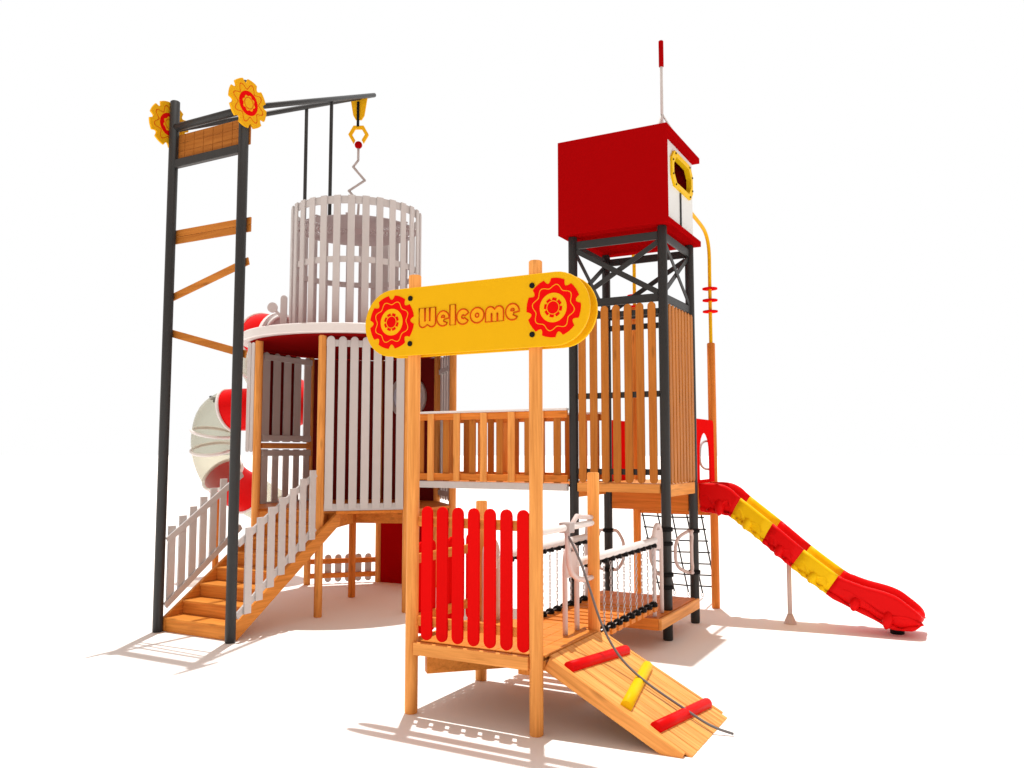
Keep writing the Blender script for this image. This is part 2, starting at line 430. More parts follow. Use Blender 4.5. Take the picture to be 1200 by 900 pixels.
def stand(X, y, z0, sgn):
    b = B(); b.tube(smooth([(X, y, z0), (X, y, .9), (X, y, 1.10), (X, y + sgn*.03, 1.2), (X, y + sgn*.11, 1.245), (X, y + sgn*.2, 1.2), (X, y + sgn*.23, 1.1), (X, y + sgn*.23, .9), (X, y + sgn*.23, z0)], 4), .021, 12)
    f = b.build('end_stand', TUBEW, cbx)
    B().box((X - .01, min(y, y + sgn*.23) + .015, .99), (X + .01, max(y, y + sgn*.23) - .015, 1.19)).build('plate', TUBEW, f)
stand(.97, .96, .548, -1); stand(.2, 1.0, .548, -1); stand(.97, 2.91, .325, 1); stand(.2, 2.95, .325, 1)

# ---------------------------------------------------------------- lookout tower
TX0, TX1, TY0, TY1 = -.12, .963, 3.35, 4.38
tw = thing('lookout_tower', 'square tower of charcoal posts with wood slats and cross braces under the red cabin', 'tower', (.42, 3.87, 0))
for x, y in ((TX0, TY0), (TX1, TY0), (TX1, TY1), (TX0, TY1)):
    p = post(tw, x, y, 0, 4.50, CHAR, .053)
for z in (1.172, 1.018, .557):
    B().tube([(TX1, TY0, z - .022), (TX1, TY0, z - .018), (TX1, TY0, z + .018), (TX1, TY0, z + .022)], [.056, .068, .068, .056], 20).build('collar', BLACK, tw)
    if z < 1.1: B().tube([(TX0, TY0, z - .022), (TX0, TY0, z - .018), (TX0, TY0, z + .018), (TX0, TY0, z + .022)], [.056, .068, .068, .056], 20).build('collar', BLACK, tw)
d = B()
for i in range(8): d.box((TX0 + .01, TY0 + .0 + i*.129, 1.60), (TX1 - .01, TY0 + .1288 + i*.129, 1.632))
d.build('upper_deck', WOOD, tw)
B().box((TX0 + .055, TY0 - .04, 1.555), (TX1 - .055, TY0 - .005, 1.652)).build('fascia_board', WOOD, tw)
B().box((TX1 + .005, TY0 + .055, 1.515), (TX1 + .04, TY1 - .055, 1.648)).build('fascia_board', WOOD, tw)
B().box((TX0 - .04, TY0 + .055, 1.48), (TX0 - .005, TY1 - .055, 1.598)).build('fascia_board', WOODB, tw)
B().box((TX0 + .055, TY1 - .015, 1.30), (TX1 - .055, TY1 + .02, 1.59)).build('fascia_board', WOODR, tw)
d = B()
for i in range(9): d.box((TX0 - .02 + i*.129, 2.86, .285), (TX0 + .1088 + i*.129, 4.2, .318))
d.build('lower_deck', WOODR, tw)
B().box((TX0 - .02, 2.825, .20), (1.035, 2.857, .317)).build('fascia_board', WOODR, tw)
B().box((1.037, 2.825, .205), (1.07, 4.2, .317)).build('fascia_board', WOOD, tw)
for i in range(7): picket('slat', tw, (.004 + i*.1395, TY0 - .035, 1.655), (1, 0, 0), .090, 2.0, .02, WOODD)
for i in range(8): picket('slat', tw, (TX1 + .038, TY0 + .1 + i*.118, 1.652), (0, 1, 0), .088, 1.985, .02, WOODD)
for z in (1.78, 2.635, 3.55):
    B().box((TX0 + .05, TY0 - .02, z - .033), (TX1 - .05, TY0 + .012, z + .033)).build('rail', CHAR, tw)
    B().box((TX1 - .012, TY0 + .05, z - .033), (TX1 + .024, TY1 - .05, z + .033)).build('rail', CHAR, tw)
B().box((TX0 + .05, TY1 - .016, 3.52), (TX1 - .05, TY1 + .016, 3.59)).build('rail', CHAR, tw)
def brace_side(a, b, nrm):
    a = Vector(a); b = Vector(b); d = (b-a).normalized(); n = Vector(nrm)
    up = n
    for z in (3.705, 4.40): B().beam(a + d*.05 + Vector((0, 0, z)), b - d*.05 + Vector((0, 0, z)), .03, .09).build('beam', CHAR, tw)
    B().beam(a + d*.05 + n*.009 + Vector((0, 0, 4.33)), b - d*.05 + n*.009 + Vector((0, 0, 3.76)), .014, .06, Vector((0,0,1)), .002).build('brace', CHAR, tw)
    B().beam(a + d*.05 - n*.009 + Vector((0, 0, 3.76)), b - d*.05 - n*.009 + Vector((0, 0, 4.33)), .014, .06, Vector((0,0,1)), .002).build('brace', CHAR, tw)
c4 = [(TX0, TY0, 0), (TX1, TY0, 0), (TX1, TY1, 0), (TX0, TY1, 0)]
for i, n in enumerate(((0, -1, 0), (1, 0, 0), (0, 1, 0), (-1, 0, 0))): brace_side(c4[i], c4[(i+1) % 4], n)

# cabin ----------------------------------------------------------
cab = thing('red_cabin', 'red and white box cabin with yellow framed window on top of the square tower', 'cabin', (.42, 3.87, 4.5))
BX0, BX1, BY0, BY1 = -.25, 1.075, 3.22, 4.52
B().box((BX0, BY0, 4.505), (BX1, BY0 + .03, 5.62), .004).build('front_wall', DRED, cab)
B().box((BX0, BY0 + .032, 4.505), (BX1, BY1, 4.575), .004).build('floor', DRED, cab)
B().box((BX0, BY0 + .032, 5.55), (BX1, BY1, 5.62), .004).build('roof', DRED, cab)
# right wall with a window opening, left and back wall
WX = .985
wy0, wy1, wz0, wz1 = 3.61, 4.43, 5.05, 5.47
def win_loop(s_, n=0):
    cy, cz = (wy0+wy1)/2, (wz0+wz1)/2; hy, hz = (wy1-wy0)/2 * s_[0], (wz1-wz0)/2 * s_[1]; c = .10
    raw = [(-hy, -hz + c), (-hy + c, -hz), (hy - c, -hz), (hy, -hz + c), (hy, hz - c), (hy - c, hz), (-hy + c, hz), (-hy, hz - c)]
    return [(cy + a, cz + b) for a, b in raw]
lo = win_loop((.86, .76)); H = lo
outer = [(BY0 + .033, H[0][1]), (H[1][0], 4.577), (H[2][0], 4.577), (BY1 - .03, H[3][1]), (BY1 - .03, H[4][1]), (H[5][0], 5.548), (H[6][0], 5.548), (BY0 + .033, H[7][1])]
MX = Matrix(((0, -1, 0, WX), (1, 0, 0, 0), (0, 0, 1, 0), (0, 0, 0, 1)))     # prism x -> world y, prism y -> world -x
rw = B().ring(outer, lo, 0, .03, MX)
for cy_, cz_ in ((BY0 + .033, 4.577), (BY1 - .03, 4.577), (BY1 - .03, 5.548), (BY0 + .033, 5.548)):
    i = {(0, 0): (0, 1), (1, 0): (3, 2), (1, 1): (4, 5), (0, 1): (7, 6)}[(int(cy_ > 4), int(cz_ > 5))]
    rw.prism([(cy_, cz_), (outer[i[0]][0], outer[i[0]][1]), (outer[i[1]][0], outer[i[1]][1])], 0, .03, MX)
rw.build('side_wall', CABW, cab)
B().box((BX0 + .06, BY0 + .033, 4.577), (BX0 + .09, BY1 - .03, 5.548)).build('side_wall', CABW, cab)
B().box((BX0 + .092, BY1 - .06, 4.577), (.953, BY1 - .03, 5.548)).build('back_wall', DRED, cab)
wf = B().ring(win_loop((1, 1)), win_loop((.835, .725)), -.028, -.001, MX).build('window_frame', YELP, cab)
B().ring(win_loop((.855, .752)), win_loop((.835, .725)), .0, .034, MX).build('liner', YELP, wf)
wl = win_loop((.925, .87))
for i in range(8):
    y, z = wl[i]; B().tube([(WX + .026, y, z), (WX + .036, y, z), (WX + .040, y, z)], [.011, .011, .007], 10).build('bolt', BLACK, wf)
B().box((WX - .002, 3.955, 4.58), (WX + .016, 3.99, 5.04)).build('door_seam', CHAR, cab)
an = Vector((.74, 4.1, 0))
ant = B().cyl((an.x, an.y, 5.62), (an.x, an.y, 6.72), .018, 12).build('antenna', WHITE, cab)
B().cyl((an.x, an.y, 6.69), (an.x, an.y, 7.02), .03, 14).build('grip', DRED, ant)
for k in range(3):
    a = radians(20 + 120*k); B().tube([(an.x + .27*cos(a), an.y + .27*sin(a), 5.62), (an.x, an.y, 6.10)], .013, 8).build('brace_leg', WHITE, ant)

# ---------------------------------------------------------------- slide landing behind the tower
sl_ = thing('slide_landing', 'wooden landing behind the square tower, its round posts carrying bent yellow poles with red discs', 'platform', (.42, 4.9, 0))
Y5 = 5.42
for x, zt in ((TX0, 4.0), (TX1 - .03, 3.43)): post(sl_, x, Y5, 0, zt, WOODR, .052)
d = B()
for i in range(8): d.box((TX0 + .01, 4.40 + i*.129, 1.60), (TX1 - .01, 4.5288 + i*.129, 1.632))
d.build('deck', WOOD, sl_)
B().box((TX0 + .055, Y5 - .02, 1.18), (TX1 - .085, Y5 + .015, 1.598)).build('fascia_board', WOODR, sl_)
for x, zt, n in ((TX0, 4.0, 3), (TX1 - .03, 3.43, 3)):
    yp = B().tube(smooth([(x, Y5, zt - .3), (x, Y5, 4.3), (x, Y5, 4.6), (x, Y5 - .04, 4.75), (x, Y5 - .15, 4.86), (x, Y5 - .35, 4.92), (x, 4.53, 4.98)], 5), .024, 12).build('bent_pole', YEL, sl_)
    for z in (4.155, 4.0, 3.85):
        if z > zt - .16:
            B().tube([(x, Y5, z - .011), (x, Y5, z - .009), (x, Y5, z + .009), (x, Y5, z + .011)], [.085, .098, .098, .085], 28).build('disc', RED, yp)
# arched panels at the sides
def arch_panel(X, y0, y1, label, hole=True):
    t = thing('arch_panel', label, 'panel', (X, (y0+y1)/2, 1.63), 'red panels beside the slide landing')
    M = Matrix(((0, -1, 0, X), (1, 0, 0, 0), (0, 0, 1, 0), (0, 0, 0, 1)))
    n = 13; c = (y0 + y1)/2; w = (y1 - y0)/2; wi = w*.56
    inner = [(c - wi, 1.66)] + [(c - wi*cos(pi*i/(n-1)), 1.98 + .26*sin(pi*i/(n-1))) for i in range(n)] + [(c + wi, 1.66)]
    outer = [(y0, 1.62)] + [(y0 + .02 + (y1-y0-.04)*(.5 - .5*cos(pi*i/(n-1))), 2.36 + .045*min(1, 3*sin(pi*i/(n-1)))) for i in range(n)] + [(y1, 1.62)]
    if hole: B().ring(outer, inner, -.011, .011, M).build('board', RED, t)
    else: B().prism(outer, -.011, .011, M).build('board', RED, t)
    for s_ in (-1, 1):
        yy = c + s_*w*.62; q = s_ * -.17
        B().tube(smooth([(X - .02, yy, 1.78), (X - .06, yy + q*.3, 1.79), (X - .08, yy + q*.8, 1.84), (X - .085, yy + q, 1.95), (X - .08, yy + q*.8, 2.08), (X - .06, yy + q*.3, 2.13), (X - .02, yy, 2.14)], 4), .014, 10).build('handle', TUBEG, t)
    return t
arch_panel(.965, 4.45, 5.32, 'red panel with an arched opening and grey hand loops at the top of the slide')
arch_panel(-.12, 4.45, 5.1, 'solid red panel with grey hand loops half hidden behind the wood tower slats', hole=False)

# ---------------------------------------------------------------- slide
sd = thing('slide', 'chute slide of alternating red and yellow plastic sections running down to the right', 'slide', (2.1, 4.87, 0))
RIM = [(.97, 1.62), (1.12, 1.625), (1.25, 1.61), (1.36, 1.555), (1.47, 1.455), (1.83, 1.172), (2.17, .89), (2.53, .625), (2.64, .575), (2.78, .53), (2.92, .50), (3.02, .475), (3.12, .435), (3.21, .37), (3.29, .305), (3.345, .25), (3.37, .205)]
BOT = [(.97, 1.29), (1.08, 1.275), (1.2, 1.265), (1.28, 1.25), (1.338, 1.235), (1.70, .955), (2.02, .69), (2.39, .42), (2.52, .345), (2.66, .275), (2.80, .215), (2.93, .150), (3.02, .10), (3.12, .085), (3.22, .095), (3.30, .125), (3.355, .17)]
def lerp_path(P, k):
    out = [];
    sm = smooth([(p[0], 0, p[1]) for p in P], k)
    return [(v.x, v.z) for v in sm]
KS = 4
RIMs, BOTs = lerp_path(RIM, KS), lerp_path(BOT, KS)
y0s, y1s = 4.585, 5.155
def section(i):
    R = Vector(RIMs[i]); Bt = Vector(BOTs[i]); h = R - Bt
    n = len(RIMs); f = i/(n-1); nar = 0.
    if f > .84: nar = ((f - .84)/.16)**3 * .13
    y0, y1 = y0s + nar, y1s - nar
    def P(y, t): q = Bt + h*t; return Vector((q.x, y, q.y))
    fl = .34 if f < .8 else .34 + (f-.8)/.2*.30
    return [P(y0 + .015, .80), P(y0 + .005, .55), P(y0 + .03, .25), P(y0 + .07, .06), P(y0 + .13, 0), P((y0+y1)/2, 0.0), P(y1 - .13, 0), P(y1 - .07, .06), P(y1 - .03, .25), P(y1 - .005, .55), P(y1 - .015, .80),
            P(y1 - .002, .9), P(y1 - .012, .985), P(y1 - .045, 1.0), P(y1 - .075, .96), P(y1 - .085, .8), P(y1 - .10, fl + .12), P(y1 - .17, fl), P((y0+y1)/2, fl - .02), P(y0 + .17, fl), P(y0 + .10, fl + .12), P(y0 + .085, .8), P(y0 + .075, .96), P(y0 + .045, 1.0), P(y0 + .012, .985), P(y0 + .002, .9)]
def loft(a, b, name, m):
    t = bmesh.new(); prev = None
    rings = [[t.verts.new(p) for p in section(i)] for i in range(a, b+1)]
    for A, C in zip(rings, rings[1:]):
        k = len(A)
        for j in range(k):
            f = t.faces.new((A[j], A[(j+1) % k], C[(j+1) % k], C[j])); f.smooth = True
    for rg in (rings[0], rings[-1]): t.faces.new(rg)
    bmesh.ops.recalc_face_normals(t, faces=t.faces[:])
    b_ = B(); b_._add(t)
    # moulded relief: ribs and a wavy bead on both flanks
    def W(i, t_, side, out=.0):
        i0 = max(0, min(len(RIMs)-1, i)); R = Vector(RIMs[int(i0)]); Bt = Vector(BOTs[int(i0)]); q = Bt + (R - Bt)*t_
        return Vector((q.x, (y0s + .012 - out) if side < 0 else (y1s - .012 + out), q.y))
    mid = (a + b)/2
    for side in (-1, 1):
        def pos(f, t_, out=0.):
            x = a + (b - a)*f; i = int(x); i = min(i, len(RIMs)-2); w = x - i
            return W(i, t_, side, out)*(1-w) + W(i+1, t_, side, out)*w
        bosses = [.5] if b - a < 20 else [.22, .52]
        for fb_ in bosses:
            rib = [pos(fb_ + .02*(t_ - .25), .52 - .60*t_, -.022 + .012*sin(pi*t_)) for t_ in [k/10 for k in range(11)]]
            b_.tube(rib, [.004 + .050*sin(pi*k/10)**.6 for k in range(11)], 12)
        wv = [pos(.06 + .88*k/24, .42 + .15*sin(k/24*2*pi*1.5 + .6), -.012) for k in range(25)]
        b_.tube(wv, [.002] + [.021]*23 + [.002], 10)
        lo_ = [pos(k/20, .04 + .03*sin(k*1.26), -.045) for k in range(21)]
        b_.tube(lo_, [.024 + .012*sin(k*1.26) for k in range(21)], 8)
    # flange ribs at the section ends
    return b_.build(name, m, sd)
cuts = [0, 4*KS, 5*KS, 6*KS, 7*KS, 16*KS]
for i in range(5): loft(cuts[i], cuts[i+1], 'chute_section', (REDP, YELP)[i % 2])
B().cyl((1.95, 4.87, .02), (1.95, 4.87, .73), .026).build('support_leg', TUBEW, sd)
B().tube([(1.95, 4.87, 0), (1.95, 4.87, .015), (1.95, 4.87, .11)], [.075, .07, .03], 16).build('leg_foot', TUBEW, sd)
B().cyl((3.09, 4.87, 0), (3.09, 4.87, .12), .075).build('foot', BLACK, sd)

# ---------------------------------------------------------------- climbing net
net = thing('climbing_net', 'black rope climbing net slanting down to the ground behind the tower', 'net', (.4, 5.8, 0))
nx = [-.06, .155, .355, .555, .75]; a0 = Vector((0, 5.45, 1.2)); a1 = Vector((0, 6.08, .07))
for x in nx: B().tube([(x, a0.y, a0.z), (x + .01, (a0.y+a1.y)/2, (a0.z+a1.z)/2 - .015), (x + .02, a1.y, a1.z)], .0105, 8).build('rope', NETR, net)
for i in range(7):
    t = .05 + i*.143; p = a0 + (a1 - a0)*t
    B().tube([(nx[0] - .02, p.y, p.z), (.35, p.y + .004, p.z - .012), (nx[-1] + .03, p.y, p.z)], .0095, 8).build('rope', NETR, net)
for x in nx:
    B().tube([(x + .02 + .016*cos(t), a1.y, a1.z - .028 + .028*sin(t)) for t in [2*pi*k/10 for k in range(10)]], .006, 6, closed=True).build('anchor_loop', STEEL, net)

# ---------------------------------------------------------------- grab loops on the black posts
def grab(x, y, z, d1, d2, label):
    t = thing('grab_loop', label, 'handle', (x, y, z), 'grab loops on the tower posts')
    d1 = Vector(d1); d2 = Vector(d2)
    for dz in (-.24, .24):
        B().tube([(x, y, z + dz - .024), (x, y, z + dz - .02), (x, y, z + dz + .02), (x, y, z + dz + .024)], [.056, .07, .07, .056], 18).build('clamp', BLACK, t)
    for d in (d1, d2):
        if d.length == 0: continue
        e = d.normalized(); c = Vector((x, y, z)); u = Vector((0, 0, 1))
        pts = [c + e*.05 + u*.24, c + e*.11 + u*.235, c + d*.78 + u*.18, c + d*.97 + u*.10, c + d, c + d*.97 - u*.10, c + d*.78 - u*.18, c + e*.11 - u*.235, c + e*.05 - u*.24]
        B().tube(smooth(pts, 4), .019, 12).build('loop', TUBEW, t)
grab(TX0, TY1, .79, (-.17, 0, 0), (.20, 0, 0), 'double grey grab loop clamped on the rear charcoal post behind the chains')
grab(TX1, TY1, .83, (0, -.10, 0), (-.14, -.28, 0), 'grey grab loops clamped on the charcoal post beside the rope net')
grab(TX1, TY0, 1.17 - .24, (-.18, 0, 0), (0, 0, 0), 'grey grab loop clamped on the front charcoal post, at the end of the chain rail')

# ---------------------------------------------------------------- footbridge
fb = thing('footbridge', 'raised wooden footbridge with slatted railings and pale side beams linking the two towers', 'bridge', (-1.27, 3.83, 1.5))
FX0, FX1 = -2.36, -.175
d = B()
for i in range(17):
    x0 = FX0 + i*(FX1-FX0)/17; d.box((x0, 3.33, 1.605), (x0 + (FX1-FX0)/17 - .0002, 4.33, 1.632))
d.build('deck', WOODR, fb)
for y in (3.295, 4.365):
    B().box((FX0, y - .03, 1.558), (FX1, y + .03, 1.640)).build('side_beam', WHITE, fb)
    s_ = -1 if y < 3.8 else 1
    B().box((FX0, y - .04, 2.478), (FX1, y + .04, 2.505)).build('top_cap', WHITER, fb)
    B().box((FX0, y - .017, 2.395), (FX1, y + .017, 2.476)).build('rail', WOODR, fb)
    B().box((FX0, y - .017, 1.655), (FX1, y + .017, 1.735)).build('rail', WOODR, fb)
    for i in range(12):
        x = -2.225 + i*.1905 + (0 if s_ < 0 else .06); o_ = .030 * (s_ if i % 2 else -s_)
        if x < FX1 - .03:
            B().box((x - .046, y + o_ - .011, 1.645), (x + .046, y + o_ + .011, 2.475)).build('slat', WOOD if i % 2 else WOODD, fb)

# ---------------------------------------------------------------- round tower
rt = thing('round_tower', 'eight-sided tower on wood posts with pale picket walls and round white-edged roof', 'tower', (OC.x, OC.y, 0))
for p in Lp: post(rt, p.x, p.y, 0, 3.45, WOOD, .05)
post(rt, OC.x, OC.y, 0, 1.24, WOODR, .05)
DZ = 1.27
def clip(poly, a, b, c):
    out = []
    for i in range(len(poly)):
        p, q = poly[i], poly[(i+1) % len(poly)]; fp, fq = a*p[0] + b*p[1] - c, a*q[0] + b*q[1] - c
        if fp <= 0: out.append(p)
        if (fp < 0 < fq) or (fq < 0 < fp):
            t = fp/(fp - fq); out.append((p[0] + (q[0]-p[0])*t, p[1] + (q[1]-p[1])*t))
    return out
octp = [(p.x, p.y) for p in Lp]
SY = 2.80
d = B(); MZ = Matrix(((1, 0, 0, 0), (0, 0, 1, 0), (0, 1, 0, 0), (0, 0, 0, 1)))   # prism (x,z)->(x,y), extrude along z
for poly in (clip(octp, 0, -1, -SY), clip(clip(octp, 0, 1, SY - .002), -1, 0, 3.03), clip(clip(octp, 0, 1, SY - .002), 1, 0, -4.19)):
    if len(poly) > 2: d.prism(poly, DZ - .035, DZ, MZ)
d.build('deck', WOODR, rt)
for p in (Lp[1], Lp[3], Lp[6], Lp[7]):
    a = Vector((p.x, p.y, 1.125)); c = Vector((OC.x, OC.y, 1.125)); dd = (c - a).normalized()
    B().beam(a + dd*.05, c - dd*.05, .045, .215).build('joist', WOODB, rt)
# roof
ring_out, RR = 1.55, 48
rb_ = B(); rb_.prism(circ(1.545, 64), 3.475, 3.595, Matrix.Translation((OC.x, OC.y, 0)) @ MZ, bev=.012); rb_.build('roof_rim', WHITER, rt)
rb_ = B(); rb_.prism(circ(1.44, 64), 3.445, 3.472, Matrix.Translation((OC.x, OC.y, 0)) @ MZ); rb_.build('ceiling', MAROON2, rt)
rb_ = B(); rb_.prism(circ(1.40, 64), 3.5955, 3.604, Matrix.Translation((OC.x, OC.y, 0)) @ MZ); rb_.build('roof_sheet', DRED, rt)
def wall(a, b, zs, n, w, off, mslat, mrail, rails, rails_h=.075, top=True, bot=True):
    a = Vector((a.x, a.y, 0)); b = Vector((b.x, b.y, 0)); dd = (b-a); L = dd.length; dd.normalize(); nv = Vector((dd.y, -dd.x, 0))
    if nv.dot(Vector((OC.x, OC.y, 0)) - (a+b)/2) > 0: nv = -nv
    for z in rails:
        B().beam(a + dd*.04 + Vector((0, 0, z)) + nv*(off - .024), b - dd*.04 + Vector((0, 0, z)) + nv*(off - .024), .025, rails_h).build('rail', mrail, rt)
    for i in range(n):
        x = L*(i + .5)/n if n < 7 else .10 + (L - .2)*i/(n-1)
        picket('slat', rt, a + dd*x + nv*off + Vector((0, 0, zs[0])), dd, w, zs[1]-zs[0], .02, mslat, top, bot)
wall(Lp[0], Lp[1], (1.30, 3.445), 7, .100, .03, WHITE, WHITE, (3.36, 1.32), .085, True, False)
wall(Lp[2], Lp[3], (1.95, 3.43), 6, .10, .03, WHITE, WHITE, (3.35, 2.05))
wall(Lp[3], Lp[4], (2.145, 3.435), 5, .145, -.03, WHITE, WHITE, (3.36, 2.20), .085, True, False)
wall(Lp[3], Lp[4], (1.16, 2.04), 5, .125, -.03, WHITE, WHITE, (1.985, 1.25), .085, False, True)
B().box((Lp[3].x - .02, Lp[3].y + .045, 2.05), (Lp[3].x + .06, Lp[4].y - .045, 2.13)).build('hand_rail', WOOD, rt)
for k in (.075, .125): picket('slat', rt, (Lp[2].x - .88*k, Lp[2].y - .475*k, 2.0), (.88, .475, 0), .045, 1.43, .02, WHITE)
wall(Lp[6], Lp[7], (1.30, 3.43), 6, .115, .045, WHITE, WHITE, (3.2, 1.4))
def panel(a, b, z0, z1, m, off=0., name='wall_panel'):
    a = Vector((a.x, a.y, 0)); b = Vector((b.x, b.y, 0)); dd = (b-a).normalized()
    return B().beam(a + dd*.045 + Vector((0, 0, (z0+z1)/2)), b - dd*.045 + Vector((0, 0, (z0+z1)/2)), .02, z1 - z0).build(name, m, rt)
panel(Lp[4], Lp[5], DZ, 3.43, SHADED_RED); wp = panel(Lp[5], Lp[6], DZ, 3.43, SHADED_RED)
B().box((Lp[3].x - .012, Lp[3].y + .05, 2.17), (Lp[3].x + .006, Lp[3].y + .80, 3.43)).build('wall_panel', SHADED_RED, rt); panel(Lp[5], Lp[6], 0.0, DZ - .04, DRED)
bw = B(); bw.ring([(x - 3.69, z + 2.84) for x, z in circ(.335, 40)], [(x - 3.69, z + 2.84) for x, z in circ(.265, 40)], 5.07, 5.11); bw.build('window_ring', TUBEG, wp)
t = bmesh.new(); bmesh.ops.create_uvsphere(t, u_segments=28, v_segments=16, radius=.27)
for v in t.verts: v.co = Vector((v.co.x - 3.69, v.co.y*.5 + 5.10, v.co.z + 2.84))
for f in t.faces: f.smooth = True
bb = B(); bb._add(t); bb.build('bubble_window', BUB, wp)
# low picket fence at the far foot of the tower
lf = thing('low_fence', 'knee-high picket fence with brown rails under the far side of the round tower', 'fence', ((Lp[4].x + Lp[5].x)/2, (Lp[4].y + Lp[5].y)/2, 0))
a = Vector((Lp[4].x, Lp[4].y, 0)); b = Vector((Lp[5].x, Lp[5].y, 0)); dd = (b-a).normalized(); nv = Vector((-R2, R2, 0))
for z in (.34, .125): B().beam(a + dd*.045 + Vector((0, 0, z)), b - dd*.045 + Vector((0, 0, z)), .03, .075).build('rail', WOODR, lf)
for i in range(6): picket('picket', lf, a + dd*(.16 + .152*i) + nv*.028 + Vector((0, 0, .02)), dd, .10, .42, .02, WHITE)

# slatted drum on the roof --------------------------------------
dr = thing('slatted_drum', 'open round drum of tall white slats standing on the roof of the round tower', 'drum', (OC.x, OC.y, 3.595))
NS, DR_ = 30, .905
sm_ = B().prism(round_outline(.094, 1.80, False, False), -.011, .011, bev=.003).mesh('slat'); sm_.materials.append(WHITE)
for i in range(NS):
    a = 2*pi*(i + .35)/NS; n = Vector((cos(a), sin(a), 0))
    link('slat', sm_, WHITE, dr, frame(Vector((OC.x, OC.y, 3.598)) + n*DR_, (-sin(a), cos(a), 0)))
MO = Matrix.Translation((OC.x, OC.y, 0)) @ MZ
for z0, z1 in ((3.60, 3.68), (4.50, 4.58), (5.29, 5.392)):
    B().ring(circ(DR_ - .013, 60), circ(DR_ - .030, 60), z0, z1, MO).build('hoop', WHITE, dr)
cl = B()
for q_ in range(14):
    r0 = .20 + q_*.0475
    cl.ring(circ(r0 + .025, 48), circ(r0, 48), 5.140, 5.150, MO)
cl.prism(circ(.17, 32), 5.140, 5.150, MO)
for q_ in range(12):
    a = 2*pi*q_/12; e = Vector((cos(a), sin(a), 0)); o_ = Vector((OC.x, OC.y, 5.160))
    cl.beam(o_ + e*.12, o_ + e*.872, .035, .018, bev=0)
cl.build('mesh_lid', SHADED_MESH, dr)
# small roof gates
def roof_gate(ang, label, red):
    a = radians(ang); n = Vector((cos(a), sin(a), 0)); tdir = Vector((-sin(a), cos(a), 0)); c = Vector((OC.x, OC.y, 3.597)) + n*1.22
    t = thing('roof_gate', label, 'panel', c)
    W = frame(c, tdir)
    k = 16; o = [(.42*cos(pi*i/k), .42*sin(pi*i/k)) for i in range(k+1)]; q = [(.365*cos(pi*i/k), .365*sin(pi*i/k)) for i in range(k+1)]
    B().prism(o + q[::-1], -.02, .02).build('arch', WHITER, t, W)
    B().prism(q, -.008, .008).build('board', red, t, W)
    return t
roof_gate(18, 'small white-edged red arch beside the drum on the far side of the roof', DRED)
pk = thing('roof_picket', 'two pale pickets with a round knob left of the drum on the roof', 'picket', (-4.36, 3.05, 3.597))
CX = Vector((.88, .475, 0))
picket('picket', pk, (-4.545, 3.275, 3.605), CX, .095, .60, .02, WHITE)
kb = Vector((-4.685, 3.20, 4.03)); kw = frame(kb, CX)
B().prism(circ(.072, 24), -.012, .012).build('knob', WHITE, pk, kw)
B().beam(kb, (-4.545, 3.287, 3.86), .02, .04).build('knob_arm', WHITE, pk)
th = thing('tube_hood', 'white-rimmed half-round hood at the upper mouth of the spiral tube', 'panel', (-5.04, 3.74, 3.60))
W = frame((-5.04, 3.74, 3.60), (0, 1, 0))
k = 20; o = [(.46*cos(pi*i/k), .46*sin(pi*i/k)) for i in range(k+1)]; q = [(.41*cos(pi*i/k), .41*sin(pi*i/k)) for i in range(k+1)]
B().prism(o + q[::-1], -.03, .03).build('rim', WHITER, th, W)
hb = B()
for i in range(6):
    x0 = -.40 + i*.134; x1 = x0 + .128; hb.prism([(x0, 0), (x1, 0)] + [(x0 + (x1-x0)*t, sqrt(max(0, .405**2 - (x0 + (x1-x0)*t)**2))) for t in (1, .66, .33, 0)], -.01, .01)
hb.build('board', WHITE, th, W)

# ---------------------------------------------------------------- staircase
stc = thing('staircase', 'steep wooden staircase with pale slatted railings rising to the round tower', 'stairs', (-3.61, 1.8, 0))
SX0, SX1 = -4.115, -3.105
for k in range(8):
    y = 1.09 + .24*k; z = .157*(k+1)
    s_ = B(); s_.box((SX0, y, z - .157 + .002), (SX1, y + .03, z - .031), .004); s_.box((SX0, y - .012, z - .03), (SX1, y + .262, z), .004)
    s_.build('step', WOODB, stc)
for x0, x1 in ((SX1 + .003, SX1 + .045), (SX0 - .045, SX0 - .003)):
    M = Matrix(((0, -1, 0, x1), (1, 0, 0, 0), (0, 0, 1, 0), (0, 0, 0, 1)))
    B().prism([(1.085, .003), (1.15, .003), (2.79, 1.10), (2.79, 1.245), (2.74, 1.245), (1.085, .155)], 0, x1 - x0, M, bev=.003).build('stringer', WOODB, stc)
def stair_rail(x, side, off):
    n = 7
    yb = 1.25; sp = .1655 if side > 0 else .148
    for i in range(n):
        y = yb + sp*i - (0 if side > 0 else .05); zt = (1.185 + (y - 1.244)*.60) if side > 0 else (1.152 + (y - 1.186)*.69)
        zb = (.285 + (y - 1.275)*.70) if side > 0 else (.30 + (y - 1.20)*.72)
        picket('slat', stc, (x, y, zb), (0, 1, 0), .10, round(zt - zb, 2), .022, WHITE, False, False)
    ye = yb + sp*(n-1) + .08
    f = (lambda y: 1.09 + (y - 1.244)*.60) if side > 0 else (lambda y: 1.02 + (y - 1.15)*.66)
    g_ = (lambda y: .36 + (y - 1.275)*.70) if side > 0 else (lambda y: .30 + (y - 1.157)*.73)
    for h in (f, g_):
        B().beam((x + off, 1.12, h(1.12)), (x + off, ye, h(ye)), .022, .075).build('rail', WHITE, stc)
stair_rail(-3.03, 1, -.024); stair_rail(-4.185, -1, .024)

